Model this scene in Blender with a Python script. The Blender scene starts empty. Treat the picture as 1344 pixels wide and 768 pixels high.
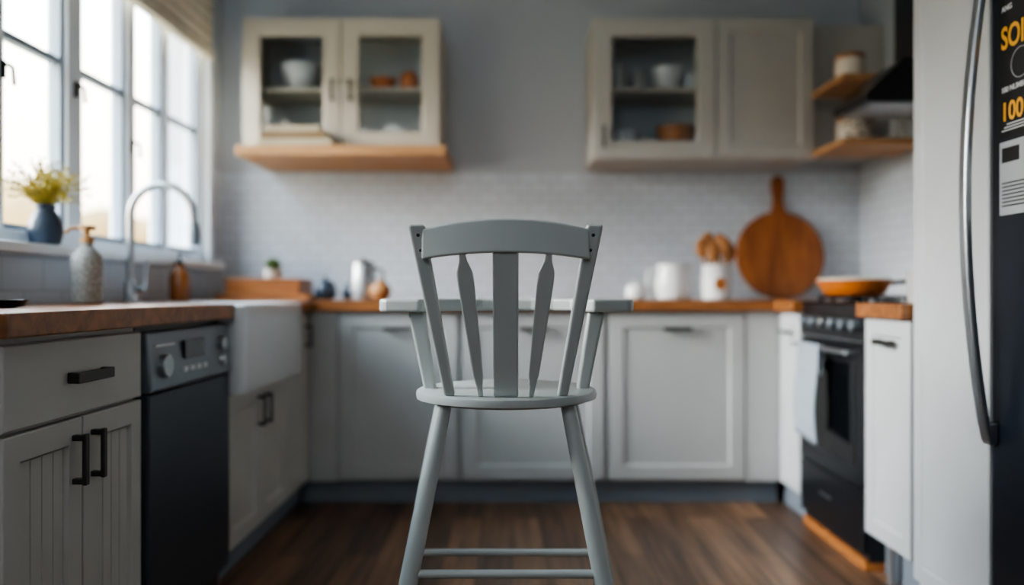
import bpy, math, random
from mathutils import Vector, Matrix
random.seed(4)
SC = bpy.context.scene
COL = SC.collection
W = {}

# ------------------------------------------------------------ materials
def lin(c):
    return tuple(((v/255)/12.92 if v/255 <= .04045 else ((v/255+.055)/1.055)**2.4) for v in c)+(1,)

def mat(name, rgb, rough=.5, metal=0, var=.06, scale=6, bump=.0, coat=0, emit=0):
    m = bpy.data.materials.new(name); m.use_nodes = True
    n = m.node_tree.nodes; l = m.node_tree.links
    b = n['Principled BSDF']
    tc = n.new('ShaderNodeTexCoord')
    nz = n.new('ShaderNodeTexNoise'); nz.inputs['Scale'].default_value = scale; nz.inputs['Detail'].default_value = 4
    l.new(tc.outputs['Object'], nz.inputs['Vector'])
    r = n.new('ShaderNodeValToRGB')
    c = lin(rgb)
    r.color_ramp.elements[0].position = .3; r.color_ramp.elements[1].position = .7
    r.color_ramp.elements[0].color = tuple(v*(1-var) for v in c[:3])+(1,)
    r.color_ramp.elements[1].color = tuple(min(1, v*(1+var)) for v in c[:3])+(1,)
    l.new(nz.outputs['Fac'], r.inputs['Fac']); l.new(r.outputs['Color'], b.inputs['Base Color'])
    b.inputs['Roughness'].default_value = rough; b.inputs['Metallic'].default_value = metal
    b.inputs['Coat Weight'].default_value = coat
    if bump:
        bp = n.new('ShaderNodeBump'); bp.inputs['Strength'].default_value = bump; bp.inputs['Distance'].default_value = .002
        n2 = n.new('ShaderNodeTexNoise'); n2.inputs['Scale'].default_value = scale*12
        l.new(tc.outputs['Object'], n2.inputs['Vector'])
        l.new(n2.outputs['Fac'], bp.inputs['Height']); l.new(bp.outputs['Normal'], b.inputs['Normal'])
    return m

def wood(name, c1, c2, rough=.4, grain=(2, 30, 30), world=False):
    m = bpy.data.materials.new(name); m.use_nodes = True
    n = m.node_tree.nodes; l = m.node_tree.links; b = n['Principled BSDF']
    tc = n.new('ShaderNodeTexCoord'); mp = n.new('ShaderNodeMapping'); mp.inputs['Scale'].default_value = grain
    l.new(tc.outputs['Object'], mp.inputs['Vector'])
    nz = n.new('ShaderNodeTexNoise'); nz.inputs['Scale'].default_value = 1; nz.inputs['Detail'].default_value = 6
    nz.inputs['Distortion'].default_value = .6
    l.new(mp.outputs['Vector'], nz.inputs['Vector'])
    r = n.new('ShaderNodeValToRGB'); r.color_ramp.elements[0].position = .3; r.color_ramp.elements[1].position = .7
    r.color_ramp.elements[0].color = lin(c1); r.color_ramp.elements[1].color = lin(c2)
    l.new(nz.outputs['Fac'], r.inputs['Fac']); l.new(r.outputs['Color'], b.inputs['Base Color'])
    b.inputs['Roughness'].default_value = rough
    bp = n.new('ShaderNodeBump'); bp.inputs['Strength'].default_value = .15; bp.inputs['Distance'].default_value = .002
    l.new(nz.outputs['Fac'], bp.inputs['Height']); l.new(bp.outputs['Normal'], b.inputs['Normal'])
    return m

def floor_mat():
    m = bpy.data.materials.new('floor_planks'); m.use_nodes = True
    n = m.node_tree.nodes; l = m.node_tree.links; b = n['Principled BSDF']
    g = n.new('ShaderNodeNewGeometry'); s = n.new('ShaderNodeSeparateXYZ'); c = n.new('ShaderNodeCombineXYZ')
    l.new(g.outputs['Position'], s.inputs[0]); l.new(s.outputs['Y'], c.inputs['X']); l.new(s.outputs['X'], c.inputs['Y'])
    br = n.new('ShaderNodeTexBrick'); br.inputs['Scale'].default_value = 1
    br.inputs['Brick Width'].default_value = .95; br.inputs['Row Height'].default_value = .12
    br.inputs['Mortar Size'].default_value = .002; br.inputs['Color1'].default_value = lin((140, 108, 84))
    br.inputs['Color2'].default_value = lin((84, 66, 56)); br.inputs['Mortar'].default_value = lin((34, 26, 22))
    l.new(c.outputs[0], br.inputs['Vector'])
    mp = n.new('ShaderNodeMapping'); mp.inputs['Scale'].default_value = (2.2, 28, 1)
    l.new(c.outputs[0], mp.inputs['Vector'])
    nz = n.new('ShaderNodeTexNoise'); nz.inputs['Scale'].default_value = 1; nz.inputs['Detail'].default_value = 6
    l.new(mp.outputs[0], nz.inputs['Vector'])
    r = n.new('ShaderNodeValToRGB'); r.color_ramp.elements[0].color = (.45, .45, .45, 1); r.color_ramp.elements[1].color = (1.4, 1.35, 1.3, 1)
    r.color_ramp.elements[0].position = .3; r.color_ramp.elements[1].position = .72
    l.new(nz.outputs['Fac'], r.inputs['Fac'])
    mx = n.new('ShaderNodeMix'); mx.data_type = 'RGBA'; mx.blend_type = 'MULTIPLY'; mx.inputs['Factor'].default_value = 1
    l.new(br.outputs['Color'], mx.inputs['A']); l.new(r.outputs['Color'], mx.inputs['B'])
    l.new(mx.outputs['Result'], b.inputs['Base Color'])
    b.inputs['Roughness'].default_value = .38
    bp = n.new('ShaderNodeBump'); bp.inputs['Strength'].default_value = .25; bp.inputs['Distance'].default_value = .003
    l.new(nz.outputs['Fac'], bp.inputs['Height']); l.new(bp.outputs['Normal'], b.inputs['Normal'])
    return m

def wall_mat(name, paint, tile, bw, rh, ztop):
    m = bpy.data.materials.new(name); m.use_nodes = True
    n = m.node_tree.nodes; l = m.node_tree.links; b = n['Principled BSDF']
    g = n.new('ShaderNodeNewGeometry'); s = n.new('ShaderNodeSeparateXYZ'); c = n.new('ShaderNodeCombineXYZ')
    l.new(g.outputs['Position'], s.inputs[0])
    ad = n.new('ShaderNodeMath'); l.new(s.outputs['X'], ad.inputs[0]); l.new(s.outputs['Y'], ad.inputs[1])
    l.new(ad.outputs[0], c.inputs['X']); l.new(s.outputs['Z'], c.inputs['Y'])
    br = n.new('ShaderNodeTexBrick'); br.inputs['Scale'].default_value = 1
    br.inputs['Brick Width'].default_value = bw; br.inputs['Row Height'].default_value = rh
    br.inputs['Mortar Size'].default_value = .0028; br.inputs['Mortar Smooth'].default_value = .3
    t = lin(tile)
    br.inputs['Color1'].default_value = t
    br.inputs['Color2'].default_value = tuple(v*.93 for v in t[:3])+(1,)
    br.inputs['Mortar'].default_value = tuple(v*.66 for v in t[:3])+(1,)
    l.new(c.outputs[0], br.inputs['Vector'])
    lt = n.new('ShaderNodeMath'); lt.operation = 'LESS_THAN'; lt.inputs[1].default_value = ztop
    l.new(s.outputs['Z'], lt.inputs[0])
    mx = n.new('ShaderNodeMix'); mx.data_type = 'RGBA'
    l.new(lt.outputs[0], mx.inputs['Factor']); mx.inputs['A'].default_value = lin(paint)
    l.new(br.outputs['Color'], mx.inputs['B']); l.new(mx.outputs['Result'], b.inputs['Base Color'])
    rr = n.new('ShaderNodeMath'); rr.operation = 'MULTIPLY_ADD'; rr.inputs[1].default_value = -.4; rr.inputs[2].default_value = .75
    l.new(lt.outputs[0], rr.inputs[0]); l.new(rr.outputs[0], b.inputs['Roughness'])
    bm = n.new('ShaderNodeMath'); bm.operation = 'MULTIPLY'
    l.new(lt.outputs[0], bm.inputs[0]); l.new(br.outputs['Fac'], bm.inputs[1])
    bp = n.new('ShaderNodeBump'); bp.invert = True; bp.inputs['Strength'].default_value = .5; bp.inputs['Distance'].default_value = .003
    l.new(bm.outputs[0], bp.inputs['Height']); l.new(bp.outputs['Normal'], b.inputs['Normal'])
    return m

def glass_mat(name, tint, gl=.08):
    m = bpy.data.materials.new(name); m.use_nodes = True
    n = m.node_tree.nodes; l = m.node_tree.links
    n.remove(n['Principled BSDF']); o = n['Material Output']
    t = n.new('ShaderNodeBsdfTransparent'); t.inputs['Color'].default_value = tint
    g = n.new('ShaderNodeBsdfGlossy'); g.inputs['Roughness'].default_value = .05
    mx = n.new('ShaderNodeMixShader'); mx.inputs['Fac'].default_value = gl
    l.new(t.outputs[0], mx.inputs[1]); l.new(g.outputs[0], mx.inputs[2]); l.new(mx.outputs[0], o.inputs['Surface'])
    return m

def check_mat(name, a, b_, sc):
    m = bpy.data.materials.new(name); m.use_nodes = True
    n = m.node_tree.nodes; l = m.node_tree.links; b = n['Principled BSDF']
    tc = n.new('ShaderNodeTexCoord'); v = n.new('ShaderNodeTexVoronoi'); v.inputs['Scale'].default_value = sc
    l.new(tc.outputs['Object'], v.inputs['Vector'])
    r = n.new('ShaderNodeValToRGB'); r.color_ramp.elements[0].position = .38; r.color_ramp.elements[1].position = .45
    r.color_ramp.elements[0].color = lin(a); r.color_ramp.elements[1].color = lin(b_)
    l.new(v.outputs['Distance'], r.inputs['Fac']); l.new(r.outputs['Color'], b.inputs['Base Color'])
    return m

M_cab = mat('cabinet_paint', (180, 181, 180), .45, var=.03)
M_cabL = mat('cabinet_paint_cream', (186, 183, 177), .5, var=.04)
M_upper = mat('upper_cabinet_paint', (184, 177, 164), .45, var=.03)
M_upperR = mat('upper_cabinet_grey_paint', (180, 177, 171), .5, var=.03)
M_inside = mat('cabinet_inside', (204, 210, 212), .7)
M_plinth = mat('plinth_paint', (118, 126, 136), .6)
M_chair = mat('chair_paint', (178, 183, 180), .35, var=.03, coat=.15)
M_screw = mat('screw_metal', (60, 60, 60), .4, .8)
M_dark = mat('handle_dark_metal', (72, 70, 68), .4, .75)
M_steelh = mat('brushed_steel', (176, 180, 184), .28, .95)
M_chrome = mat('chrome', (190, 192, 195), .14, 1)
M_blk = mat('black_enamel', (22, 24, 28), .28, .1)
M_blk2 = mat('black_glass', (12, 14, 17), .08, .0)
M_dw = mat('dark_steel_front', (76, 81, 90), .36, .6, var=.05)
M_dwp = mat('dark_control_panel', (124, 132, 140), .35, .55)
M_fridge = mat('fridge_dark_blue', (30, 36, 46), .3, .3)
M_tall = mat('tall_cabinet_paint', (184, 187, 189), .45, var=.03)
M_cer = mat('white_ceramic', (216, 219, 221), .18, var=.02)
M_greycer = mat('grey_ceramic', (170, 170, 166), .35, var=.08)
M_speck = check_mat('speckled_ceramic', (104, 100, 94), (156, 154, 148), 160)
M_vase = mat('blue_grey_ceramic', (50, 62, 78), .4, var=.1)
M_amber = mat('amber_glass', (140, 82, 36), .15)
M_orange = mat('orange_glaze', (190, 106, 40), .3, var=.12)
M_cream = mat('cream_paper', (222, 212, 194), .7)
M_bcream = mat('cream_cover', (176, 164, 140), .7)
M_tan = mat('tan_cover', (132, 106, 76), .7)
M_leaf = mat('yellow_green_leaf', (176, 156, 54), .6, var=.3, scale=30)
M_leafd = mat('green_leaf', (78, 104, 56), .6, var=.3, scale=30)
M_towel = mat('towel_cotton', (146, 154, 164), .95, bump=.6, scale=20)
M_frame = mat('window_frame_paint', (222, 227, 232), .4, var=.02)
M_seal = mat('window_seal_grey', (140, 152, 166), .6)
M_blind = mat('blind_fabric', (206, 198, 182), .9, bump=.5, scale=14)
M_ceil = mat('ceiling_paint', (212, 216, 220), .8)
M_wtop = wood('worktop_wood', (104, 64, 36), (166, 108, 62), .3, (3, 26, 26))
M_wtopL = wood('board_wood', (140, 84, 42), (184, 120, 66), .45, (3, 40, 40))
M_ledge = wood('shelf_wood', (166, 120, 76), (198, 152, 104), .5, (3, 40, 40))
M_round = wood('round_board_wood', (122, 68, 32), (172, 104, 52), .45, (26, 26, 3))
M_spoon = wood('utensil_wood', (140, 88, 48), (178, 126, 78), .6, (20, 20, 4))
M_floor = floor_mat()
M_wall = wall_mat('wall_back_tile', (182, 188, 195), (200, 209, 219), .104, .052, 1.56)
M_wallL = wall_mat('wall_left_tile', (182, 188, 195), (196, 204, 213), .21, .105, 1.56)
M_glass = glass_mat('clear_glass', (.95, .97, .98, 1), .06)
M_cglass = glass_mat('cabinet_glass', (.92, .94, .95, 1), .035)
M_pattern = check_mat('woven_pattern', (90, 80, 70), (216, 206, 190), 55)
M_grass = mat('dry_grass', (150, 130, 92), .9, var=.2, scale=.5)
M_tree = mat('autumn_foliage', (134, 108, 68), .9, var=.35, scale=1)
M_trunk = mat('tree_bark', (96, 78, 60), .9)
M_yel = mat('sticker_yellow', (232, 168, 50), .5, var=.02)
M_stk = mat('sticker_black', (20, 21, 24), .4, var=.02)
M_stg = mat('sticker_grey', (168, 172, 176), .5, var=.02)
M_wht = mat('sticker_print_white', (214, 216, 218), .5, var=.02)

# ------------------------------------------------------------ geometry
class G:
    def __init__(s, M=None):
        s.v = []; s.f = []; s.M = M or Matrix.Identity(4)
    def add(s, V, F):
        o = len(s.v); s.v += [s.M @ Vector(p) for p in V]; s.f += [tuple(i+o for i in f) for f in F]; return s
    def box(s, a, b):
        x0, y0, z0 = a; x1, y1, z1 = b
        return s.add([(x0,y0,z0),(x1,y0,z0),(x1,y1,z0),(x0,y1,z0),(x0,y0,z1),(x1,y0,z1),(x1,y1,z1),(x0,y1,z1)],
              [(0,3,2,1),(4,5,6,7),(0,1,5,4),(1,2,6,5),(2,3,7,6),(3,0,4,7)])
    def loft(s, rings, cap=True, close=False):
        n = len(rings[0]); V = [p for r in rings for p in r]; F = []
        k = len(rings)
        for i in range(k if close else k-1):
            j = (i+1) % k
            for q in range(n):
                F.append((i*n+q, i*n+(q+1) % n, j*n+(q+1) % n, j*n+q))
        if cap and not close:
            F.append(tuple(reversed(range(n)))); F.append(tuple((k-1)*n+q for q in range(n)))
        return s.add(V, F)
    def beams(s, secs):   # secs: (x,y,z,w,t) running in z
        return s.loft([[(x-w/2,y-t/2,z),(x+w/2,y-t/2,z),(x+w/2,y+t/2,z),(x-w/2,y+t/2,z)] for x,y,z,w,t in secs])
    def lathe(s, prof, c=(0,0,0), n=40, sx=1, sy=1, closed=False):
        R = [[(c[0]+r*sx*math.cos(2*math.pi*k/n), c[1]+r*sy*math.sin(2*math.pi*k/n), c[2]+z) for k in range(n)] for r, z in prof]
        return s.loft(R, cap=not closed, close=closed)
    def tube(s, pts, rad, n=12, cap=True):
        pts = [Vector(p) for p in pts]
        if not isinstance(rad, (list, tuple)): rad = [rad]*len(pts)
        t = (pts[1]-pts[0]).normalized()
        u = t.orthogonal().normalized(); R = []
        for i, p in enumerate(pts):
            if 0 < i < len(pts)-1: nt = ((pts[i+1]-p).normalized()+(p-pts[i-1]).normalized()).normalized()
            elif i == 0: nt = t
            else: nt = (p-pts[i-1]).normalized()
            u = (u-nt*u.dot(nt)).normalized(); w = nt.cross(u)
            R.append([tuple(p+(u*math.cos(2*math.pi*k/n)+w*math.sin(2*math.pi*k/n))*rad[i]) for k in range(n)])
        return s.loft(R, cap=cap)
    def prism(s, poly, z0, z1):
        return s.loft([[(x,y,z0) for x,y in poly], [(x,y,z1) for x,y in poly]])
    def sphere(s, c, r, n=20, sx=1, sy=1, sz=1):
        prof = []
        for i in range(n//2+1):
            a = -math.pi/2+math.pi*i/(n//2); prof.append((max(r*math.cos(a), r*.01), r*math.sin(a)*sz))
        return s.lathe(prof, c, n, sx, sy)
    def build(s, name, m, par=None, bevel=0, smooth=False, seg=2, label=None, cat=None, kind=None, group=None, solid=0):
        import bmesh
        c = sum(s.v, Vector())/len(s.v)
        lo = Vector([min(p[i] for p in s.v) for i in range(3)]); hi = Vector([max(p[i] for p in s.v) for i in range(3)])
        c = (lo+hi)/2
        if par is None: c.z = lo.z
        me = bpy.data.meshes.new(name)
        me.from_pydata([tuple(p-c) for p in s.v], [], s.f)
        bm = bmesh.new(); bm.from_mesh(me); bmesh.ops.recalc_face_normals(bm, faces=bm.faces); bm.to_mesh(me); bm.free()
        me.materials.append(m)
        if smooth:
            me.polygons.foreach_set('use_smooth', [True]*len(me.polygons))
            try: me.set_sharp_from_angle(angle=math.radians(38))
            except Exception: pass
        o = bpy.data.objects.new(name, me); COL.objects.link(o); o.location = c
        W[o.name] = c
        if par: attach(o, par)
        if solid:
            sm = o.modifiers.new('sol', 'SOLIDIFY'); sm.thickness = solid
        if bevel:
            bv = o.modifiers.new('bev', 'BEVEL'); bv.width = bevel; bv.segments = seg; bv.limit_method = 'ANGLE'; bv.angle_limit = math.radians(35)
            bv.harden_normals = False
        tag(o, label, cat, kind, group)
        return o
def attach(o, par):
    o.parent = par; o.matrix_parent_inverse = Matrix.Translation(-W[par.name])
def tag(o, label=None, cat=None, kind=None, group=None):
    if label: o['label'] = label
    if cat: o['category'] = cat
    if kind: o['kind'] = kind
    if group: o['group'] = group
def thing(name, loc, label, cat, group=None, kind=None):
    e = bpy.data.objects.new(name, None); e.empty_display_size = .05; COL.objects.link(e); e.location = loc
    W[e.name] = Vector(loc); tag(e, label, cat, kind, group); return e

def Fb(x, y, z): return Matrix(((1,0,0,x),(0,1,0,y),(0,0,1,z),(0,0,0,1)))
def Fl(y, x, z): return Matrix(((0,-1,0,x),(1,0,0,y),(0,0,1,z),(0,0,0,1)))
def Fr(y, x, z): return Matrix(((0,1,0,x),(-1,0,0,y),(0,0,1,z),(0,0,0,1)))

def rect(w, h, i, d): return [(i,d,i),(w-i,d,i),(w-i,d,h-i),(i,d,h-i)]
def door(par, M, w, h, m, name='door', fw=.055, bead=0, t=.02):
    g = G(M)
    if bead:
        g.loft([rect(w,h,0,t), rect(w,h,0,.002), rect(w,h,.002,0), rect(w,h,fw,0), rect(w,h,fw+.006,.010)])
        n = bead; a = fw+.006; pw = w-2*a
        for i in range(n):
            x0 = a+pw*i/n; x1 = a+pw*(i+1)/n
            g.loft([[(x0+.0008,.0098,a),(x1-.0008,.0098,a),(x1-.0008,.0098,h-a),(x0+.0008,.0098,h-a)],
                    [(x0+.002,.0078,a),(x1-.002,.0078,a),(x1-.002,.0078,h-a),(x0+.002,.0078,h-a)]])
    else:
        g.loft([rect(w,h,0,t), rect(w,h,0,.002), rect(w,h,.002,0), rect(w,h,fw,0), rect(w,h,fw+.003,.003), rect(w,h,fw+.008,.009), rect(w,h,fw+.014,.009)])
    return g.build(name, m, par)
def flat_front(par, M, w, h, m, name='drawer', t=.02):
    return G(M).loft([rect(w,h,0,t), rect(w,h,0,.003), rect(w,h,.003,0)]).build(name, m, par)
def glass_door(par, M, w, h, m, fw=.07, t=.02):
    d = G(M).loft([rect(w,h,0,t), rect(w,h,0,.002), rect(w,h,.002,0), rect(w,h,fw,0), rect(w,h,fw+.006,.006), rect(w,h,fw+.006,t)], close=True).build('door', m, par)
    G(M).box((fw, .010, fw), (w-fw, .013, h-fw)).build('glass_pane', M_cglass, d, label='clear glass pane')
    return d
def bar_handle(par, M, x, z, L, vert=False, m=None, th=.012, out=.03):
    g = G(M)
    if vert:
        g.box((x-th/2,-out,z-L/2),(x+th/2,-out+.009,z+L/2))
        for s in (-1, 1): g.box((x-th/2,-out+.004,z+s*(L/2-.008)-.006),(x+th/2,0,z+s*(L/2-.008)+.006))
    else:
        g.box((x-L/2,-out,z-th/2),(x+L/2,-out+.009,z+th/2))
        for s in (-1, 1): g.box((x+s*(L/2-.008)-.006,-out+.004,z-th/2),(x+s*(L/2-.008)+.006,0,z+th/2))
    return g.build('handle', m or M_dark, par, bevel=.002, label='dark metal bar handle')

# ------------------------------------------------------------ room shell
S = 'structure'
G().box((-1.7,-1.7,-.1),(2.0,4.32,0)).build('floor', M_floor, kind=S, label='dark brown wood plank floor')
G().box((-1.7,-1.7,2.6),(2.0,4.32,2.7)).build('ceiling', M_ceil, kind=S, label='plain white ceiling')
G().box((-1.5,4.12,0),(1.8,4.32,2.6)).build('wall_back', M_wall, kind=S, label='grey painted wall with small white tile splashback')
G().box((1.8,-1.7,0),(2.0,4.32,2.6)).build('wall_right', M_wall, kind=S, label='side wall with white tiles')
G().box((-1.5,-1.7,0),(1.8,-1.5,2.6)).build('wall_front', M_ceil, kind=S, label='plain painted wall')
g = G()
Y0, Y1, Z0, Z1 = 1.4, 3.88, 1.055, 2.3
g.box((-1.7,Y1,0),(-1.5,4.32,2.6)).box((-1.7,Y0,0),(-1.5,Y1,Z0)).box((-1.7,Y0,Z1),(-1.5,Y1,2.6))
g.box((-1.7,-1.7,0),(-1.5,Y0,2.6))
g.build('wall_left', M_wallL, kind=S, label='window wall tiled pale grey below the sill')
G().box((-1.60,Y0+.001,Z0),(-1.395,Y1-.001,Z0+.03)).build('trim_1', M_frame, bevel=.004, kind=S, label='white window sill board')
G().box((-1.4995,Y1,Z0),(-1.475,Y1+.04,Z1)).build('trim_2', M_frame, kind=S, label='white window casing')

def window(name, ya, yb, za, zb, mulls, muntin):
    e = thing(name, (-1.55,(ya+yb)/2,za), 'white painted casement window with several panes', 'window', kind=S)
    g = G(); xa, xb = -1.58, -1.505
    g.box((xa,ya,za),(xb,ya+.045,zb)).box((xa,yb-.03,za),(xb,yb,zb)).box((xa,ya,za),(xb,yb,za+.045)).box((xa,ya,zb-.045),(xb,yb,zb))
    for a, b in mulls: g.box((xa,a,za+.04),(xb,b,zb-.04))
    g.build('frame', M_frame, e, bevel=.004)
    edges = [ya+.045]+[v for ab in mulls for v in ab]+[yb-.03]
    g = G(); gs = G()
    for i in range(0, len(edges), 2):
        a, b = edges[i], edges[i+1]; t = .020
        X0, X1, tt = -1.56, -1.52, t
        g.box((X0,a,za+.045),(X1,a+tt,zb-.045)).box((X0,b-tt,za+.045),(X1,b,zb-.045)).box((X0,a,za+.045),(X1,b,za+.045+tt)).box((X0,a,zb-.045-tt),(X1,b,zb-.045))
        g.box((-1.555,a+t,muntin-.012),(-1.525,b-t,muntin+.012))
        gs.box((-1.542,a+t,za+.065),(-1.538,b-t,zb-.065))
    g.build('sash', M_seal, e, bevel=.002, label='blue-grey inner sash and glazing bars')
    gs.build('glass_pane', M_glass, e)
    return e
w1 = window('window_1', Y0, Y1, Z0+.03, Z1, [(1.84,1.90),(2.28,2.36),(2.70,2.79),(3.125,3.185),(3.46,3.50)], 1.72)
for yy, zz in ((2.35,1.60),(2.745,1.64),(3.155,1.52)):
    g = G().box((-1.507,yy-.008,zz-.026),(-1.497,yy+.008,zz+.026)).tube([(-1.50,yy,zz+.012),(-1.485,yy,zz+.012),(-1.478,yy+.008,zz+.006),(-1.478,yy+.016,zz-.045)],.006,8)
    g.build('latch', M_blk, w1, label='dark metal window latch')

# blind
g = G(); n = 12; P = []
for i in range(n+1):
    z = 2.08+.34*i/n; P.append((-1.455+(.012 if i % 2 else 0), z))
R = []
for x, z in P: R.append([(x,Y0-.02,z),(x,Y1-.04,z),(x-.02,Y1-.04,z),(x-.02,Y0-.02,z)])
g.loft(R); b = thing('window_blind', (-1.46,(Y0+Y1)/2,2.07), 'cream pleated fabric blind gathered above the window', 'blind')
g.build('fabric', M_blind, b)
G().box((-1.478,Y0-.02,2.06),(-1.435,Y1-.04,2.08)).build('bottom_rail', M_blind, b, bevel=.003)
G().box((-1.497,Y0-.03,2.42),(-1.43,Y1-.03,2.47)).build('head_rail', M_frame, b, bevel=.003)

# outside
G().box((-60,-20,-.6),(-1.75,60,-.5)).build('lawn', M_grass, label='pale dry lawn outside the window', cat='lawn', kind=S)
for i, (x, y, r, h) in enumerate([(-7.6,11.6,1.5,2.0),(-11.2,13,1.7,2.6),(-7.9,16,1.5,2.2),(-12.5,18,2.0,2.9),(-6.9,22,1.5,2.0),(-18,18,2.2,3.0),(-9,28,2.2,3.0),(-15.5,25,2.4,3.0)]):
    e = thing('tree', (x,y,-.5), 'hazy autumn tree standing outside the window', 'tree', group='trees outside the window')
    G().tube([(x,y,-.5),(x+.05,y,h*.4),(x,y,h*.75)],[.16,.12,.07],10).build('trunk', M_trunk, e)
    g = G()
    for k in range(22):
        a = random.random()*6.28; q = random.random()*r*.75
        g.sphere((x+q*math.cos(a), y+q*math.sin(a), h*.55+random.uniform(-.5,.6)*r), r*random.uniform(.3,.5), 12)
    g.build('foliage', M_tree, e, smooth=True)

# ------------------------------------------------------------ plinths
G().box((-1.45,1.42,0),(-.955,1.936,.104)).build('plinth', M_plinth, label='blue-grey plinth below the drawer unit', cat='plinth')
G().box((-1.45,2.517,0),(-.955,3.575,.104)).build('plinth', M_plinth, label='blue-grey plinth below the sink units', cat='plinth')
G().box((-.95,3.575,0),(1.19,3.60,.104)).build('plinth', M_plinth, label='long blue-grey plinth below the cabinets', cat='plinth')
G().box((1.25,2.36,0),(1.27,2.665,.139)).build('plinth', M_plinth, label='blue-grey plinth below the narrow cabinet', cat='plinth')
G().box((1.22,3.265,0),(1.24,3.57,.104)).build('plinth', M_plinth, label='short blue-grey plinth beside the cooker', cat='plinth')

# ------------------------------------------------------------ left base run
XF = -.90
c = thing('base_cabinet', (-1.2,1.67,0.104), 'cream base cabinet with one drawer and two grooved doors', 'cabinet')
G().box((-1.49,1.404,.105),(-.921,1.937,.858)).build('body', M_cabL, c)
dr = flat_front(c, Fl(1.407,XF,.688), .527, .157, M_cabL)
bar_handle(dr, Fl(1.407,XF,.688), .275, .078, .145, th=.022, out=.026)
for y, hx in ((1.407,.228),(1.673,.034)):
    d = door(c, Fl(y,XF,.112), .261, .568, M_cabL, fw=.05, bead=4)
    bar_handle(d, Fl(y,XF,.112), hx, .485, .105, True, th=.014)

dw = thing('dishwasher', (-1.2,2.22,0), 'dark steel built-in dishwasher under the worktop', 'dishwasher')
G().box((-1.48,1.942,.02),(-.921,2.498,.855)).build('body', M_blk, dw)
G(Fl(1.944,-.885,.09)).loft([rect(.552,.598,0,.034), rect(.552,.598,0,.004), rect(.552,.598,.004,0)]).build('door', M_dw, dw)
cp = G(Fl(1.944,-.878,.692)).loft([[(0,.042,0),(.552,.042,0),(.552,.042,.150),(0,.042,.150)],
     [(0,.004,0),(.552,.004,0),(.552,.018,.150),(0,.018,.150)],[(.004,0,.006),(.548,0,.006),(.548,.014,.146),(.004,.014,.146)]]).build('control_panel', M_dwp, dw, bevel=.003)
Mp = Fl(1.944,-.878,.692)
def disc(M, x, z, r, d0, d1, name, m, par, n=24, label=None):
    R = [[(x+q*math.cos(2*math.pi*k/n), d, z+q*math.sin(2*math.pi*k/n)) for k in range(n)] for q, d in ((r,d0),(r,d1+.003),(r*.88,d1))]
    return G(M).loft(R).build(name, m, par, smooth=True, label=label)
G(Mp).box((.20,.001,.070),(.33,.012,.120)).build('display', M_blk2, cp, label='dark rectangular display')
disc(Mp,.075,.062,.030,.010,-.010,'knob',M_steelh,cp)
disc(Mp,.475,.095,.022,.012,-.008,'knob',M_steelh,cp)
disc(Mp,.475,.045,.018,.010,-.008,'knob',M_steelh,cp)
for k in range(4): G(Mp).box((.19+.045*k,-.001,.036),(.215+.045*k,.01,.048)).build('button', M_wht, cp)
G(Mp).box((.03,.004,.112),(.14,.016,.117)).build('printed_line', M_wht, cp)

c = thing('sink_cabinet', (-1.2,2.86,.104), 'cream two-door base cabinet beneath the farmhouse sink', 'cabinet')
G().box((-1.49,2.518,.105),(-.921,3.198,.618)).build('body', M_cabL, c)
for y, hx in ((2.521,.300),(2.862,.034)):
    d = door(c, Fl(y,XF,.112), .335, .500, M_cabL, fw=.055)
    bar_handle(d, Fl(y,XF,.112), hx, .41, .11, True)
c = thing('base_cabinet', (-1.2,3.36,.104), 'cream single-door corner base cabinet', 'cabinet')
G().box((-1.49,3.202,.105),(-.921,3.538,.858)).build('body', M_cabL, c)
d = door(c, Fl(3.206,XF,.112), .312, .735, M_cabL, fw=.05)
bar_handle(d, Fl(3.206,XF,.112), .26, .64, .1, True)

# sink
g = G()
def rr(x0,y0,x1,y1,r,z,n=5):
    o=[]
    for cx,cy,a in ((x1-r,y1-r,0),(x0+r,y1-r,90),(x0+r,y0+r,180),(x1-r,y0+r,270)):
        for k in range(n+1):
            t=math.radians(a+90*k/n); o.append((cx+r*math.cos(t),cy+r*math.sin(t),z))
    return o
g.loft([rr(-1.285,2.508,-.845,3.188,.03,.6195), rr(-1.29,2.503,-.84,3.193,.03,.64), rr(-1.29,2.503,-.84,3.193,.03,.895), rr(-1.284,2.509,-.846,3.187,.028,.902),
        rr(-1.262,2.531,-.868,3.165,.03,.902), rr(-1.255,2.538,-.875,3.158,.04,.895), rr(-1.245,2.55,-.885,3.148,.05,.70), rr(-1.2,2.6,-.93,3.10,.05,.69)])
g.build('farmhouse_sink', M_cer, smooth=True, label='white ceramic apron-front farmhouse sink', cat='sink')

# worktop
poly = [(-1.499,1.37),(-.87,1.37),(-.87,2.500),(-1.293,2.500),(-1.293,3.196),(-.87,3.196),(-.87,3.49),(1.15,3.49),(1.15,3.262),(1.799,3.262),(1.799,4.119),(-1.499,4.119)]
G().prism(poly,.859,.905).build('worktop', M_wtop, bevel=.004, label='continuous oiled wood worktop around the kitchen', cat='worktop')
G().box((1.15,2.355,.859),(1.799,2.668,.905)).build('worktop', M_wtop, bevel=.004, label='short wood worktop piece beside the cooker', cat='worktop')

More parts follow.
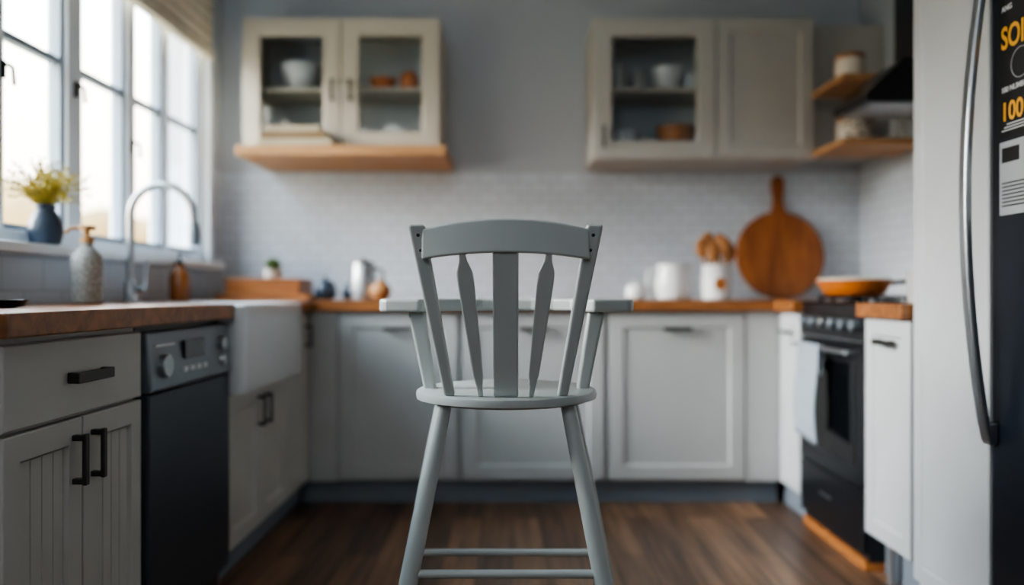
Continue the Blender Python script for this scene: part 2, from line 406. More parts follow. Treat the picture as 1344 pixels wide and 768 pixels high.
# ------------------------------------------------------------ back base run
for a, b, da, db in ((-.919,-.232,-.765,-.243),(-.228,.415,-.216,.404),(.419,1.196,.431,1.027)):
    c = thing('base_cabinet', ((a+b)/2,3.8,.104), 'warm grey shaker base cabinet with a single door', 'cabinet', group='base cabinets along the tiled wall')
    g = G().box((a,3.541,.105),(b,4.11,.858))
    if a < -.9: g.box((-.898,3.524,.105),(-.772,3.5415,.858))
    if b > 1: g.box((1.035,3.524,.105),(1.178,3.5415,.858))
    g.build('body', M_cab, c)
    M = Fb(da,3.52,.112); d = door(c, M, db-da, .735, M_cab, fw=.06)
    bar_handle(d, M, (db-da)/2, .668, .125, th=.018)

# ------------------------------------------------------------ right run
XR = 1.18
c = thing('base_cabinet', (1.5,3.4,.104), 'narrow pale base cabinet between corner and cooker', 'cabinet')
G().box((1.201,3.266,.105),(1.79,3.538,.858)).build('body', M_tall, c)
d = door(c, Fr(3.515,XR,.112), .245, .735, M_tall, fw=.05)
bar_handle(d, Fr(3.515,XR,.112), .12, .66, .09)
c = thing('base_cabinet', (1.5,2.5,.0), 'narrow pale base cabinet beside the tall unit', 'cabinet')
G().box((1.201,2.357,.14),(1.79,2.666,.858)).build('body', M_tall, c)
d = door(c, Fr(2.663,XR,.143), .302, .712, M_tall, fw=.05)
bar_handle(d, Fr(2.663,XR,.143), .16, .64, .10, th=.018)
G().lathe([(.014,0),(.014,.14)],(1.222,2.56,0),16).build('leg', M_steelh, c, smooth=True, label='short steel cabinet leg')

k = thing('cooker', (1.49,2.965,0), 'black freestanding cooker with oven and gas hob', 'cooker')
G().box((1.202,2.673,.035),(1.79,3.258,.893)).build('body', M_blk, k)
G().box((1.19,2.68,0),(1.75,3.25,.0345)).build('plinth', M_wtopL, k, label='orange-brown wooden strip at floor level')
Mc = Fr(3.258,XR,0)
cp = G(Mc).loft([[(0,.022,.765),(.585,.022,.765),(.585,.022,.893),(0,.022,.893)],[(0,0,.765),(.585,0,.765),(.585,.012,.893),(0,.012,.893)]]).build('control_panel', M_blk, k, bevel=.003)
for i in range(6): disc(Mc,.06+.093*i,.828,.020,.01,-.022,'knob',M_steelh if i==2 else M_dwp,cp)
G(Mc).box((.005,.003,.769),(.58,-.001,.774)).build('trim_strip', M_steelh, cp)
od = G(Mc).loft([[(q[0]+.004,q[1],q[2]+.275) for q in rect(.577,.482,i,dd)] for i,dd in ((0,.022),(0,.002),(.002,0),(.06,0),(.064,.003))]).build('oven_door', M_blk, k)
G(Mc).box((.072,.001,.345),(.513,.004,.690)).build('oven_glass', M_blk2, od)
g = G(Mc); g.tube([(.045,-.045,.735),(.545,-.045,.735)],.009,14)
for xx in (.06,.53): g.tube([(xx,-.045,.735),(xx,0.0,.735)],.007,10)
g.build('handle', M_steelh, od, smooth=True, label='steel oven door rail')
dr = G(Mc).loft([[(q[0]+.004,q[1],q[2]+.062) for q in rect(.577,.205,i,dd)] for i,dd in ((0,.022),(0,.003),(.003,0))]).build('drawer', M_blk, k)
G(Mc).box((.20,-.001,.17),(.31,.002,.182)).build('badge', M_steelh, dr, label='small silver badge strip')
hob = G().box((1.185,2.673,.8935),(1.79,3.258,.906)).build('hob', M_blk2, k, bevel=.003)
g = G()
for yc in (2.82,3.11):
    for xc in (1.34,1.62):
        for s in (-1,1):
            g.box((xc-.12,yc+s*.06-.005,.918),(xc+.12,yc+s*.06+.005,.928)); g.box((xc+s*.07-.005,yc-.12,.918),(xc+s*.07+.005,yc+.12,.928))
            g.box((xc+s*.11-.005,yc+.055,.905),(xc+s*.11+.005,yc+.065,.92)); g.box((xc+s*.11-.005,yc-.065,.905),(xc+s*.11+.005,yc-.055,.92))
        g.lathe([(.04,.904),(.04,.914),(.02,.916)],(xc,yc,0),20)
g.build('pan_support', M_blk, k, label='black cast iron pan supports')

# towel
prof=[]
for i in range(15): prof.append((1.119-.003*math.sin(i*.4), .38+i*(.355/14)))
for i in range(1,6):
    a=math.pi*i/6; prof.append((1.1355-.0165*math.cos(a), .735+.014*math.sin(a)))
for i in range(5): prof.append((1.152-.004*i, .735-i*.025))
n=34; V=[];F=[]
for i,(x,z) in enumerate(prof):
    for j in range(n):
        y=2.925+.215*j/(n-1); am=.011*min(1,max(0,(15-i)/9))
        V.append((x-abs(math.sin(j*.48+.3*math.sin(i*.2)))*am if i<15 else x, y+(.010*math.sin(i*.3) if i<15 else 0), z+(.02*j/n if i<2 else 0)))
for i in range(len(prof)-1):
    for j in range(n-1): F.append((i*n+j,i*n+j+1,(i+1)*n+j+1,(i+1)*n+j))
G().add(V,F).build('tea_towel', M_towel, smooth=True, solid=.003, label='grey-white cotton tea towel hanging on the oven rail', cat='towel')

# tall cabinet + fridge
c = thing('tall_cabinet', (1.5,2.155,0), 'tall pale grey larder cabinet beside the fridge', 'cabinet')
G().box((1.201,1.970,.0),(1.795,2.345,2.45)).build('body', M_tall, c)
d = G(Fr(2.343,XR,.10)).loft([rect(.371,2.33,0,.02), rect(.371,2.33,0,.003), rect(.371,2.33,.003,0), rect(.371,2.33,.045,0), rect(.371,2.33,.049,.004)]).build('door', M_tall, c)

f = thing('refrigerator', (1.5,1.61,0), 'dark blue-black fridge freezer with a long curved steel handle', 'fridge')
G().box((1.225,1.268,.02),(1.795,1.965,2.1)).build('body', M_fridge, f, bevel=.004)
for xx in (1.27,1.75):
    for yy in (1.31,1.92): G().lathe([(.02,0),(.02,.022)],(xx,yy,0),12).build('foot', M_blk, f)
Mf = Fr(1.965,XR,.06)
fd = G(Mf).loft([rect(.697,2.03,0,.043), rect(.697,2.03,0,.008), rect(.697,2.03,.008,0)]).build('door', M_fridge, f, bevel=.003, label='glossy dark fridge door with printed stickers')
pts=[]
for i in range(25):
    t=i/24; z=.575+1.19*t; pts.append((XR-.018-.056*math.sin(math.pi*t)**.8 if 0<t<1 else XR-.018, 1.944, z))
g=G()
R=[]
for x,y,z in pts: R.append([(x-.009,y-.016,z),(x+.009,y-.016,z),(x+.009,y+.016,z),(x-.009,y+.016,z)])
g.loft(R); g.box((XR-.026,1.928,.570),(XR,1.960,.625)); g.box((XR-.026,1.928,1.72),(XR,1.960,1.775))
g.build('handle', M_steelh, fd, bevel=.006, smooth=True, seg=3, label='long bowed steel fridge handle')
st = G().box((1.1785,1.70,1.305),(1.1799,1.925,1.66)).build('sticker', M_stk, fd, label='black sticker with yellow and orange lettering')
st2 = G().box((1.1785,1.70,1.125),(1.1799,1.925,1.30)).build('sticker', M_stg, fd, label='pale grey information sticker')
def text(s, y, z, size, m, par, xs=1):
    cu = bpy.data.curves.new('txt','FONT'); cu.body = s; cu.size = size; cu.extrude = .0003; cu.offset = size*.02
    o = bpy.data.objects.new('txt', cu); COL.objects.link(o)
    bpy.context.view_layer.update()
    me = bpy.data.meshes.new_from_object(o.evaluated_get(bpy.context.evaluated_depsgraph_get()))
    bpy.data.objects.remove(o)
    V=[(v.co.x*xs,v.co.y,v.co.z) for v in me.vertices]; F=[tuple(p.vertices) for p in me.polygons]
    M=Matrix(((0,0,-1,1.1780),(-1,0,0,y),(0,1,0,z),(0,0,0,1)))
    g=G(M); g.add(V,F); return g.build('lettering', m, par, label='printed lettering '+s)
text('SOI',1.918,1.522,.075,M_yel,st,.76)
text('100',1.918,1.350,.062,M_yel,st,.9)
text('ANG',1.916,1.612,.018,M_wht,st); text('100 NUMBERS',1.917,1.418,.018,M_wht,st)
def ringm(y,z,r,m,par):
    R=[]
    for k in range(32):
        a=2*math.pi*k/32; R.append([(1.1776,y+q*math.cos(a),z+q*math.sin(a)) for q in (r,r-.002)]+[(1.1786,y+q*math.cos(a),z+q*math.sin(a)) for q in (r-.002,r)])
    G().loft(R,close=True).build('emblem',m,par)
ringm(1.845,1.476,.036,M_stg,st)
g=G()
for i in range(3): g.box((1.1778,1.79,1.325+i*.007),(1.1786,1.916-.01*i,1.3275+i*.007))
g.build('printed_lines', M_wht, st)
g=G()
for i in range(7): g.box((1.1778,1.79+(i%3)*.012,1.145+i*.009),(1.1786,1.915,1.1485+i*.009))
g.box((1.1778,1.85,1.25),(1.1786,1.915,1.285))
g.build('printed_lines', M_stk, st2)

# ------------------------------------------------------------ upper cabinets
def carcass(par, x0,x1,z0,z1,m,div=None,y0=3.771,y1=4.1195,shelf=True):
    t=.018; g=G()
    g.box((x0,y0,z0),(x0+t,y1,z1)).box((x1-t,y0,z0),(x1,y1,z1)).box((x0+t,y0,z0),(x1-t,y1,z0+t)).box((x0+t,y0,z1-t),(x1-t,y1,z1))
    if div: g.box((div-t/2,y0,z0+t),(div+t/2,y1,z1-t))
    g.build('body', m, par)
    G().box((x0+t,y1-.012,z0+t),(x1-t,y1-.004,z1-t)).build('back_panel', M_inside, par, label='grey inner back panel')
c = thing('wall_cabinet', (-.8,3.95,1.613), 'cream wall cabinet with two glass doors', 'cabinet')
X0,X1=-1.27,-.34
carcass(c,X0,X1,1.614,2.236,M_upper)
G().box((X0+.019,3.80,1.902),(X1-.019,4.10,1.918)).build('shelf', M_upper, c)
hw=(X1-X0)/2
for i,hx in ((0,hw-.045),(1,.04)):
    M=Fb(X0+.003+i*hw,3.75,1.617); d=glass_door(c,M,hw-.006,.615,M_upper,fw=.075)
    bar_handle(d,M,hx,.275,.10,True)
G().box((-1.262,3.63,1.567),(-.305,4.1198,1.6125)).build('ledge_board', M_ledge, c, bevel=.003, label='light wood ledge below the glass wall cabinet')

c = thing('wall_cabinet', (.67,3.95,1.568), 'grey-cream wall cabinet with one glass door', 'cabinet')
carcass(c,.383,.960,1.568,2.236,M_upperR)
G().box((.402,3.80,1.902),(.941,4.10,1.918)).build('shelf', M_upper, c)
M=Fb(.386,3.75,1.571); d=glass_door(c,M,.571,.662,M_upperR,fw=.08); bar_handle(d,M,.045,.10,.10,True)
c = thing('wall_cabinet', (1.19,3.95,1.568), 'grey-cream wall cabinet with a solid shaker door', 'cabinet')
carcass(c,.963,1.425,1.568,2.236,M_upperR)
M=Fb(.966,3.75,1.571); d=door(c,M,.456,.662,M_upperR,fw=.06)
G().box((1.428,3.86,1.605),(1.797,4.1195,2.236)).build('wall_cabinet', M_upperR, bevel=.003, label='recessed plain grey wall cabinet behind the open shelves', cat='cabinet')
for z in (1.575,1.852):
    G().box((1.41,3.40,z),(1.7995,3.745,z+.026)).build('open_shelf', M_ledge, bevel=.003, label='light wood open shelf fixed to the tiled wall', cat='shelf', group='open shelves beside the hood')

h = thing('cooker_hood', (1.55,3.15,1.66), 'black angled cooker hood with chimney', 'hood')
R=[]
for y in (2.99,3.295): R.append([(1.33,y,1.66),(1.797,y,1.66),(1.797,y,1.86),(1.47,y,1.82),(1.33,y,1.69)])
G().loft(R).build('canopy', M_blk, h, bevel=.004)
G().box((1.56,3.03,1.83),(1.797,3.25,2.599)).build('chimney', M_blk, h)
G().box((1.36,3.01,1.655),(1.76,3.275,1.661)).build('filter', M_steelh, h)

# ------------------------------------------------------------ high chair
CX=-.012
ch = thing('high_chair', (CX,1.72,0), 'pale grey-green painted wooden high chair with spindle back and tray', 'high chair')
prof=[(.02,-.024),(.9*.193,-.024),(.193,-.018),(.1945,-.010),(.193,-.003),(.188,0),(.02,-.003)]
G().lathe(prof,(CX,1.725,.733),64,1,.93).build('seat', M_chair, ch, smooth=True)
bk = G()
# crest rail as backrest root
n=18; R=[]
for i in range(n+1):
    u=-1+2*i/n; x=CX+u*.158; y=1.478+.026*u*u; zt=1.077-.018*u*u; zb=1.014-.012*u*u; t=.019
    R.append([(x,y-t/2+.012*0,zb),(x,y+t/2,zb),(x,y+t/2+.004,zt),(x,y-t/2+.0,zt)])
br = bk.loft(R).build('backrest', M_chair, ch, bevel=.004, smooth=True, seg=3, label='curved top rail of the chair back')
for s in (-1,1):
    secs=[]
    for i in range(7):
        t=i/6; secs.append((CX+s*(.113+(.168-.113)*t), 1.60-.098*t, .7325+(1.068-.7325)*t, .022+.010*t, .022))
    p=G().beams(secs).build('back_post', M_chair, br, bevel=.006, seg=3)
    for zz in (1.048,1.020):
        t=(zz-.7325)/(1.068-.7325)
        G().sphere((CX+s*(.113+.055*t),1.60-.098*t-.0112,zz),.0035,10,sy=.4).build('screw', M_screw, p, label='dark screw head')
secs=[]
for t,w in ((0,.010),(.07,.012),(.15,.020),(.5,.027),(.80,.032),(.87,.031),(.95,.014),(1.0,.012)):
    secs.append((t,w))
for s in (-1,1):
    G().beams([(CX+s*(.050+.031*t),1.585-.100*t,.7325+(1.014-.7325)*t,w,.013) for t,w in secs]).build('spindle', M_chair, br, bevel=.003, label='flat arrow-shaped spindle')
G().beams([(CX,1.582-.10*t,.7325+(1.02-.7325)*t,.049,.014) for t in (0,.5,1)]).build('splat', M_chair, br, bevel=.004, label='wide flat central back slat')
# tray
o=[]
def arc(cx,cy,r,a0,a1,n=8): return [(cx+r*math.cos(math.radians(a0+(a1-a0)*k/n)), cy+r*math.sin(math.radians(a0+(a1-a0)*k/n))) for k in range(n+1)]
HW=.276
outer = [(CX-HW+.03,1.70)]+[(CX-.185,1.69),(CX-.165,1.72)]+[(CX+.165*math.cos(math.radians(a)),1.76+.09*math.sin(math.radians(a))) for a in range(170,9,-20)]+[(CX+.165,1.72),(CX+.185,1.69),(CX+HW-.03,1.70)]
outer += arc(CX+HW-.03,1.73,.03,-90,0,4)[1:] + arc(CX+HW-.09,2.0,.09,0,90) + arc(CX-HW+.09,2.0,.09,90,180) + arc(CX-HW+.03,1.73,.03,180,270,4)[:-1]
G().prism(outer,.898,.926).build('tray', M_chair, ch, bevel=.006, seg=3, label='smooth flat tray with cut-out around the sitter')
for s in (-1,1):
    G().beams([(CX+s*(.165+.030*t),1.735,.7275+(.898-.7275)*t,.026+.010*t,.030) for t in (0,.33,.66,1)]).build('arm_support', M_chair, ch, bevel=.006, seg=3)
legs={}
for nm,(tx,ty,fx,fy) in {'n':(.126,1.63,.262,1.50),'f':(.143,1.83,.290,1.98)}.items():
    for s in (-1,1):
        a=Vector((CX+s*tx,ty,.712)); b=Vector((CX+s*fx,fy,.004))
        legs[nm,s]=(a,b)
        G().tube([a,a.lerp(b,.3),a.lerp(b,.6),b],[.0155,.018,.019,.015],18).build('leg', M_chair, ch, smooth=True)
def at(k,z):
    a,b=legs[k]; return a.lerp(b,(a.z-z)/(a.z-b.z))
for kk,z,r in (('n',.385,.0085),('f',.315,.0085)):
    G().tube([at((kk,-1),z),at((kk,1),z)],r,14).build('stretcher', M_chair, ch, smooth=True)
for s in (-1,1):
    G().tube([at(('n',s),.27),at(('f',s),.27)],.0085,14).build('stretcher', M_chair, ch, smooth=True)

# ------------------------------------------------------------ props
CT=.9052
def flare(par_or_none, c, prof, name, m, label=None, cat=None, group=None, n=36, sx=1, sy=1):
    return G().lathe(prof,c,n,sx,sy).build(name,m,par_or_none,smooth=True,label=label,cat=cat,group=group)
def bowl(c, r, h, m, name='bowl', label='', group=None):
    pr=[(r*.4,0),(r*.45,.004),(r*.75,h*.35),(r*.95,h*.75),(r,h),(r*.95,h),(r*.88,h*.75),(r*.68,h*.38),(r*.1,h*.12)]
    return flare(None,c,pr,name,m,label,'bowl',group)
# vase + plant
vx,vy,vz=-1.447,2.47,1.0855
v = thing('potted_plant',(vx,vy,vz),'blue-grey vase of feathery yellow-green stems on the windowsill','plant')
G().lathe([(.03,0),(.043,.006),(.050,.04),(.048,.07),(.036,.098),(.027,.108),(.029,.126),(.024,.126),(.022,.1),(.03,.07),(.01,.02)],(vx,vy,vz),36).build('vase',M_vase,v,smooth=True)
g=G()
for i in range(130):
    a=random.random()*6.28; sp=random.uniform(.02,.17); hh=random.uniform(.06,.165)
    p0=Vector((vx,vy,vz+.11)); p2=p0+Vector((sp*math.cos(a)*.75,sp*math.sin(a),hh-.25*sp)); p1=p0.lerp(p2,.5)+Vector((0,0,.025))
    p2.x=max(p2.x,-1.49)
    g.tube([p0,p1,p2],[.0012,.001,.0007],4)
    for q in range(11):
        t=.25+.75*q/10; c0=(p0.lerp(p1,t*2) if t<.5 else p1.lerp(p2,t*2-1))
        d=Vector((random.uniform(-1,1),random.uniform(-1,1),random.uniform(-.2,1))).normalized(); l_=random.uniform(.009,.018)
        e=d.orthogonal().normalized()*.0036
        c1=c0+d*l_
        if c1.x<-1.495: continue
        g.add([c0,c0+d*l_*.5+e,c1,c0+d*l_*.5-e],[(0,1,2,3)])
g.build('foliage',M_leaf,v,label='feathery yellow-green leaves and stems')
# soap dispenser
s_ = thing('soap_dispenser',(-1.27,2.38,CT),'speckled grey ceramic soap dispenser with pump','soap dispenser')
sx_,sy_=-1.27,2.38
G().lathe([(.035,0),(.043,.005),(.044,.12),(.041,.145),(.024,.165),(.018,.172),(.018,.185),(.01,.185)],(sx_,sy_,CT),36).build('bottle',M_speck,s_,smooth=True)
G().lathe([(.02,.183),(.02,.2),(.008,.203),(.008,.222),(.024,.222),(.024,.234),(.01,.236)],(sx_,sy_,CT),24).tube([(sx_,sy_,CT+.228),(sx_-.035,sy_-.02,CT+.226),(sx_-.05,sy_-.03,CT+.21)],[.007,.006,.005],10).build('pump',M_ledge,s_,smooth=True,label='pale wooden pump head')
# faucet
fc = thing('kitchen_faucet',(-1.37,2.86,CT),'tall chrome gooseneck kitchen faucet','faucet')
fx,fy=-1.37,2.86
G().lathe([(.028,0),(.028,.006),(.022,.012),(.021,.07),(.015,.078)],(fx,fy,CT),28).build('base',M_steelh,fc,smooth=True)
pts=[(fx,fy,CT+.07),(fx,fy,CT+.2),(fx,fy,CT+.31)]
for i in range(1,13):
    a=math.pi-math.pi*i/12*1.0; pts.append((fx+.112+.112*math.cos(a),fy,CT+.31+.112*math.sin(a)))
pts.append((fx+.228,fy,CT+.28))
G().tube(pts,.0135,18).build('spout',M_steelh,fc,smooth=True)
G().tube([(fx+.228,fy,CT+.285),(fx+.229,fy,CT+.27),(fx+.231,fy,CT+.235),(fx+.233,fy,CT+.205)],[.015,.018,.019,.016],20).build('spray_head',M_dwp,fc,smooth=True,label='grey pull-out spray head')
G().tube([(fx+.015,fy,CT+.045),(fx+.05,fy,CT+.05)],.010,14).tube([(fx+.048,fy,CT+.048),(fx+.055,fy,CT+.09),(fx+.06,fy,CT+.15)],[.007,.006,.006],12).build('lever',M_steelh,fc,smooth=True)
# amber bottle
a_ = thing('soap_bottle',(-1.36,3.26,CT),'amber glass soap bottle with black pump','bottle')
ax,ay=-1.365,3.27
G().lathe([(.036,0),(.041,.006),(.041,.095),(.034,.118),(.016,.135),(.015,.15),(.008,.15)],(ax,ay,CT),30).build('bottle',M_amber,a_,smooth=True)
G().lathe([(.017,.149),(.017,.165),(.005,.167),(.005,.19),(.012,.191),(.012,.198),(.004,.199)],(ax,ay,CT),16).tube([(ax,ay,CT+.194),(ax+.035,ay,CT+.192),(ax+.042,ay,CT+.183)],.004,8).build('pump',M_blk,a_,smooth=True,label='black pump head')
# small dark dish at near end
G().lathe([(.03,0),(.05,.004),(.058,.018),(.054,.018),(.045,.008),(.01,.006)],(-1.165,1.80,CT),28,1,1.3).build('soap_dish',M_blk,smooth=True,label='small black dish on the wood worktop',cat='dish')

# cutting boards + plant, left rear corner
G().box((-1.36,3.63,CT),(-.93,3.98,CT+.026)).build('cutting_board',M_wtopL,bevel=.004,label='large wooden cutting board lying flat on the worktop',cat='cutting board')
b=thing('wooden_box',(-1.16,3.8,CT+.027),'shallow wooden bread box resting on the cutting board','box')
G().box((-1.33,3.69,CT+.0265),(-.985,3.93,CT+.085)).build('body',M_wtopL,b,bevel=.004)
G().box((-1.335,3.685,CT+.0855),(-.98,3.935,CT+.100)).build('lid',M_wtopL,b,bevel=.004)
pz=CT+.1005
p=thing('potted_plant',(-1.14,3.8,pz),'tiny green succulent in a pale pot','plant')
G().lathe([(.034,0),(.038,.003),(.046,.045),(.042,.045),(.034,.035),(.01,.035)],(-1.14,3.80,pz),24).build('pot',M_greycer,p,smooth=True)
g=G()
for i in range(60):
    a=i*2.4; t=i/60; d=Vector((math.cos(a)*(1-t*.7),math.sin(a)*(1-t*.7),.5+t)).normalized(); c0=Vector((-1.14,3.8,pz+.036)); c1=c0+d*.066
    e=d.cross(Vector((0,0,1))).normalized()*.012
    g.add([c0,c0.lerp(c1,.6)+e,c1,c0.lerp(c1,.6)-e],[(0,1,2,3)])
g.build('leaves',M_leafd,p)
for i,(x,y,r) in enumerate(((-.885,3.78,.052),(-.78,3.87,.045))):
    bb=thing('sugar_pot',(x,y,CT),'small dark round lidded pot on the worktop','pot',group='dark pots in the corner')
    G().lathe([(r*.6,0),(r*.9,r*.3),(r,r*.9),(r*.85,r*1.4),(r*.75,r*1.5)],(x,y,CT),28).build('body',M_vase,bb,smooth=True)
    G().lathe([(r*.8,r*1.5),(r*.6,r*1.75),(r*.15,r*1.85),(r*.15,r*2.0),(r*.22,r*2.1),(r*.05,r*2.2)],(x,y,CT),28).build('lid',M_vase,bb,smooth=True)
jx,jy=-.70,3.76
j=thing('milk_jug',(jx,jy,CT),'brushed steel jug with handle on the worktop','jug')
G().lathe([(.056,0),(.062,.004),(.064,.06),(.054,.13),(.052,.17),(.049,.17),(.050,.13),(.058,.06),(.01,.01)],(jx,jy,CT),32).build('body',M_steelh,j,smooth=True)
G().tube([(jx+.052,jy,CT+.15),(jx+.090,jy,CT+.14),(jx+.095,jy,CT+.08),(jx+.062,jy,CT+.045)],.006,10).build('handle',M_dark,j,smooth=True)
G().lathe([(.053,.1705),(.050,.18),(.012,.184),(.012,.195),(.004,.197)],(jx,jy,CT),24).build('lid',M_dark,j,smooth=True)
o_=thing('onion',(-.60,3.64,CT),'round golden onion beside the steel jug','vegetable')
G().lathe([(.006,0),(.03,.006),(.046,.028),(.048,.045),(.036,.07),(.014,.083),(.006,.095),(.002,.1)],(-.60,3.64,CT),28).build('bulb',M_spoon,o_,smooth=True)

# right counter
def canister(x,y):
    c=thing('sugar_bowl',(x,y,CT),'small white ceramic lidded bowl','bowl')
    G().lathe([(.035,0),(.048,.01),(.05,.05),(.046,.062)],(x,y,CT),28).build('body',M_cer,c,smooth=True)
    G().lathe([(.048,.0625),(.035,.075),(.01,.08),(.012,.09),(.004,.094)],(x,y,CT),28).build('lid',M_cer,c,smooth=True)
canister(.60,3.86)
x,y=.78,3.86
t=thing('pitcher',(x,y,CT),'white ceramic pitcher on the worktop','pitcher')
G().lathe([(.068,0),(.084,.008),(.092,.05),(.088,.10),(.076,.15),(.078,.172),(.073,.172),(.071,.15),(.082,.10),(.085,.05),(.01,.012)],(x,y,CT),36).build('body',M_cer,t,smooth=True)
G().tube([(x-.078,y,CT+.145),(x-.118,y,CT+.14),(x-.124,y,CT+.07),(x-.086,y,CT+.04)],.009,10).build('handle',M_cer,t,smooth=True)
G().tube([(x+.06,y,CT+.12),(x+.085,y,CT+.150),(x+.105,y,CT+.174)],[.022,.017,.009],12).build('spout',M_cer,t,smooth=True)
x,y=.975,3.80
u=thing('utensil_crock',(x,y,CT),'white ceramic utensil crock with an orange emblem','crock')
G().lathe([(.06,0),(.068,.004),(.072,.09),(.064,.15),(.068,.165),(.062,.165),(.058,.15),(.064,.09),(.01,.012)],(x,y,CT),36).build('body',M_cer,u,smooth=True)
R=[]
G().loft([[(x+q*math.cos(a*math.pi/10),y-.0718+dd,CT+.075+q*1.1*math.sin(a*math.pi/10)) for a in range(20)] for q,dd in ((.028,.006),(.028,-.001))]).build('emblem',M_wtopL,u,label='round orange-brown emblem')
for i,(ox,oy,hh) in enumerate(((-.05,.0,.225),(-.018,-.03,.205),(.022,-.028,.230),(.046,.004,.205),(.02,.036,.252),(-.022,.036,.258))):
    b0=Vector((x+ox*.62,y+oy*.62,CT+.015)); b1=Vector((x+ox*1.3,y+oy*1.25,CT+hh))
    e=thing('wooden_spoon',b0,'wooden kitchen utensil standing in the crock','utensil',group='wooden utensils in the crock')
    G().tube([b0,b1],.006,10).build('handle',M_spoon,e,smooth=True)
    c2=b1+(b1-b0).normalized()*.022
    G().sphere(c2,.036,16,sx=.9,sy=.3,sz=1.35).build('head',M_spoon,e,smooth=True)
# round board leaning
bx=1.37
Mb=Matrix.Translation((bx,4.035,CT+.002))@Matrix.Rotation(math.radians(-6.5),4,'X')
poly=[]
r=.226; a0=11
for k in range(49):
    a=math.radians(90+a0+(360-2*a0)*k/48); poly.append((r*math.cos(a),r+r*math.sin(a)))
poly+= [(.030,.475),(.026,.52),(.033,.58),(.034,.61),(.022,.635),(0,.643),(-.022,.635),(-.034,.61),(-.033,.58),(-.026,.52),(-.030,.475)]
G(Mb).loft([[(px,0,pz) for px,pz in poly],[(px,.020,pz) for px,pz in poly]]).build('cutting_board',M_round,bevel=.004,label='round wooden paddle board leaning on the tiles',cat='cutting board')
# pan
px_,py_=1.335,3.11
p=thing('frying_pan',(px_,py_,.9285),'orange-brown shallow enamel pan on the hob','pan')
G().lathe([(.10,0),(.108,.004),(.132,.045),(.136,.058),(.131,.058),(.126,.045),(.10,.010),(.01,.008)],(px_,py_,.9285),40).build('body',M_orange,p,smooth=True)
G().lathe([(.130,.0585),(.137,.060),(.137,.064),(.10,.068),(.03,.070),(.01,.071)],(px_,py_,.9285),40).build('lid',M_cream,p,smooth=True)
G().tube([(px_+.12,py_-.03,.975),(px_+.20,py_-.08,.985),(px_+.27,py_-.13,.99)],[.009,.008,.010],10).build('handle',M_dark,p,smooth=True)
flare(None,(1.262,2.47,CT),[(.025,0),(.032,.004),(.037,.10),(.033,.10),(.028,.01),(.005,.008)],'drinking_glass',M_greycer,'ribbed pale tumbler beside the tall cabinet','cup')
flare(None,(1.36,2.56,CT),[(.025,0),(.035,.004),(.04,.11),(.036,.11),(.03,.01),(.005,.008)],'mug',M_cer,'white ceramic tumbler on the short worktop','cup')

# open shelf items
def jar(x,y,z,r,h,m,label):
    c=thing('storage_jar',(x,y,z),label,'jar')
    G().lathe([(r*.75,0),(r*.9,.004),(r,h*.3),(r,h*.8),(r*.92,h)],(x,y,z),32).build('body',m,c,smooth=True)
    G().lathe([(r*.98,h+.0005),(r*.98,h+.016),(r*.9,h+.020),(r*.1,h+.021)],(x,y,z),32).build('lid',M_wtopL,c,smooth=True,label='wooden lid')
jar(1.485,3.50,1.8785,.062,.085,M_cream,'cream jar with a wooden lid on the upper shelf')
jar(1.505,3.50,1.6015,.076,.088,M_pattern,'patterned woven-look jar with wooden lid')
for i,(x,y) in enumerate(((1.64,3.55),(1.74,3.52))):
    flare(None,(x,y,1.6015),[(.025,0),(.035,.004),(.042,.05),(.042,.10),(.038,.10),(.036,.05),(.005,.008)],'cup',M_cer,'white ceramic cup on the lower shelf','cup','white cups on the lower shelf')

# cabinet contents
SZ=1.9185; BZ=1.6325
bowl((-1.03,3.90,SZ),.095,.125,M_cer,label='large white bowl behind the cabinet glass')
bowl((-.63,3.89,SZ),.068,.06,M_orange,label='shallow orange bowl behind the cabinet glass')
e=thing('jar',(-.50,3.89,SZ),'round orange lidded jar behind the cabinet glass','jar')
G().lathe([(.03,0),(.045,.02),(.048,.06),(.035,.09)],(-.50,3.89,SZ),24).build('body',M_orange,e,smooth=True)
G().lathe([(.036,.0905),(.02,.10),(.005,.105)],(-.50,3.89,SZ),24).build('lid',M_orange,e,smooth=True)
bowl((-.55,3.88,BZ),.07,.11,M_cer,label='small white bowl in the cabinet base')
bowl((-.70,3.90,BZ),.05,.10,M_cer,label='small white bowl in the cabinet base')
bowl((.76,3.89,SZ),.08,.11,M_cer,label='white bowl behind the cabinet glass')
flare(None,(.52,3.89,SZ),[(.03,0),(.038,.004),(.04,.13),(.036,.13),(.034,.01),(.005,.008)],'drinking_glass',M_greycer,'grey tumbler behind the cabinet glass','cup','tumblers in the cabinet')
flare(None,(.62,3.92,SZ),[(.03,0),(.038,.004),(.04,.11),(.036,.11),(.034,.01),(.005,.008)],'drinking_glass',M_greycer,'grey tumbler behind the cabinet glass','cup','tumblers in the cabinet')
flare(None,(.875,3.88,SZ),[(.03,0),(.034,.004),(.03,.08),(.026,.08),(.024,.01),(.005,.008)],'cup',M_cer,'white cup behind the cabinet glass','cup')
bowl((.80,3.89,1.5865),.095,.16,M_wtopL,label='brown wooden bowl behind the cabinet glass')
bowl((.55,3.89,1.5865),.07,.13,M_cer,label='white dish in the cabinet base')
bowl((.67,3.98,1.5865),.05,.12,M_greycer,label='small grey dish in the cabinet base')
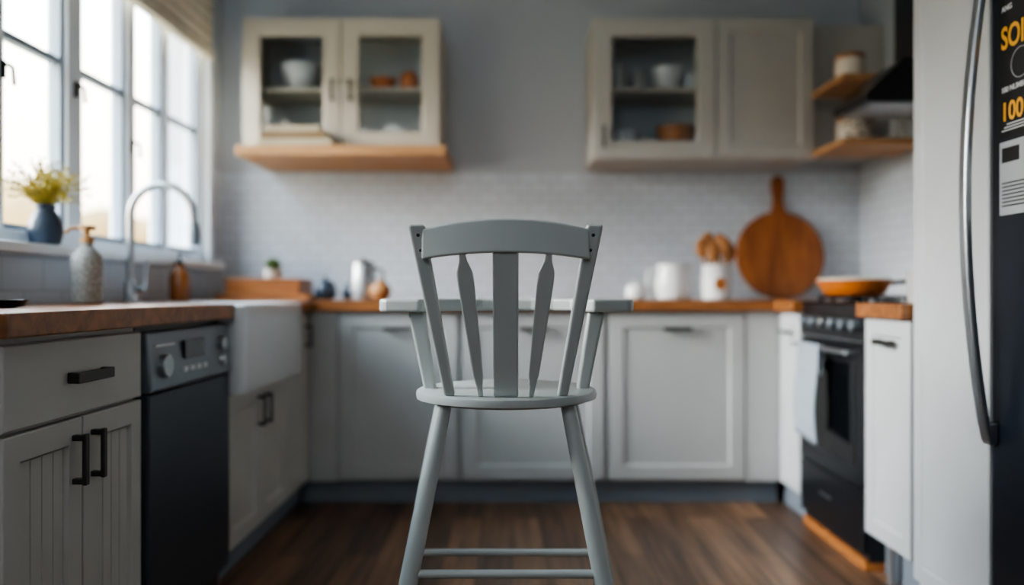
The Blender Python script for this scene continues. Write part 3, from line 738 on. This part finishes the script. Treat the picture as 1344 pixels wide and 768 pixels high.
# books on ledge
z=1.613
for i,(a,b_,h_,m) in enumerate(((-1.165,-.825,.034,M_bcream),(-1.155,-.85,.028,M_tan),(-1.13,-.88,.030,M_bcream))):
    e=thing('book',((a+b_)/2,3.69,z),('thick cream','tan','small cream')[i]+' book lying in a stack on the wood ledge','book',group='books on the wood ledge')
    G().box((a+.003,3.645,z+.004),(b_-.003,3.740,z+h_-.004)).build('pages',M_cream,e)
    g=G().box((a,3.640,z),(b_,3.741,z+.004)).box((a,3.640,z+h_-.004),(b_,3.741,z+h_)).box((a,3.640,z),(b_,3.6445,z+h_))
    g.build('cover',m,e,bevel=.0015)
    z+=h_+.0003

# ------------------------------------------------------------ light + world
w = bpy.data.worlds.new('sky'); SC.world = w; w.use_nodes = True
n=w.node_tree.nodes; l=w.node_tree.links; bg=n['Background']
tc=n.new('ShaderNodeTexCoord'); sp=n.new('ShaderNodeSeparateXYZ'); rp=n.new('ShaderNodeValToRGB')
l.new(tc.outputs['Generated'],sp.inputs[0]); l.new(sp.outputs['Z'],rp.inputs['Fac'])
rp.color_ramp.elements[0].position=0; rp.color_ramp.elements[0].color=(.46,.36,.25,1)
rp.color_ramp.elements[1].position=.5; rp.color_ramp.elements[1].color=(.70,.86,1.0,1)
e_=rp.color_ramp.elements.new(.22); e_.color=(.66,.61,.53,1)
l.new(rp.outputs['Color'],bg.inputs['Color']); bg.inputs['Strength'].default_value=18
def sun(rot,e,ang,col):
    s=bpy.data.lights.new('sun','SUN'); s.energy=e; s.angle=math.radians(ang); s.color=col
    o=bpy.data.objects.new('sun',s); COL.objects.link(o); o.rotation_mode='QUATERNION'
    o.rotation_quaternion=Vector(rot).to_track_quat('-Z','Y')
sun((1,.22,-.40),17,32,(1,.96,.90))
def area(loc,tgt,sz,e,col):
    s=bpy.data.lights.new('fill_light','AREA'); s.energy=e; s.size=sz; s.color=col
    o=bpy.data.objects.new('fill_light',s); COL.objects.link(o); o.location=loc
    o.rotation_mode='QUATERNION'; o.rotation_quaternion=(Vector(tgt)-Vector(loc)).to_track_quat('-Z','Y')
area((.0,1.6,2.57),(.0,2.2,0),1.4,6,(.85,.93,1))  # added overhead fill for the room, no fixture behind it
area((-.7,-1.0,2.3),(-.1,1.8,.9),1.2,20,(.90,.95,1))  # unseen fill added behind the camera to brighten the chair back
SC.view_settings.look = 'AgX - Medium High Contrast'

cam=bpy.data.cameras.new('camera'); co=bpy.data.objects.new('camera',cam); COL.objects.link(co); SC.camera=co
co.location=(0,0,.94); co.rotation_euler=(math.radians(90),0,0)
cam.sensor_width=36; cam.lens=28; cam.clip_start=.02
cam.dof.use_dof=True; cam.dof.focus_distance=1.58; cam.dof.aperture_fstop=1.0
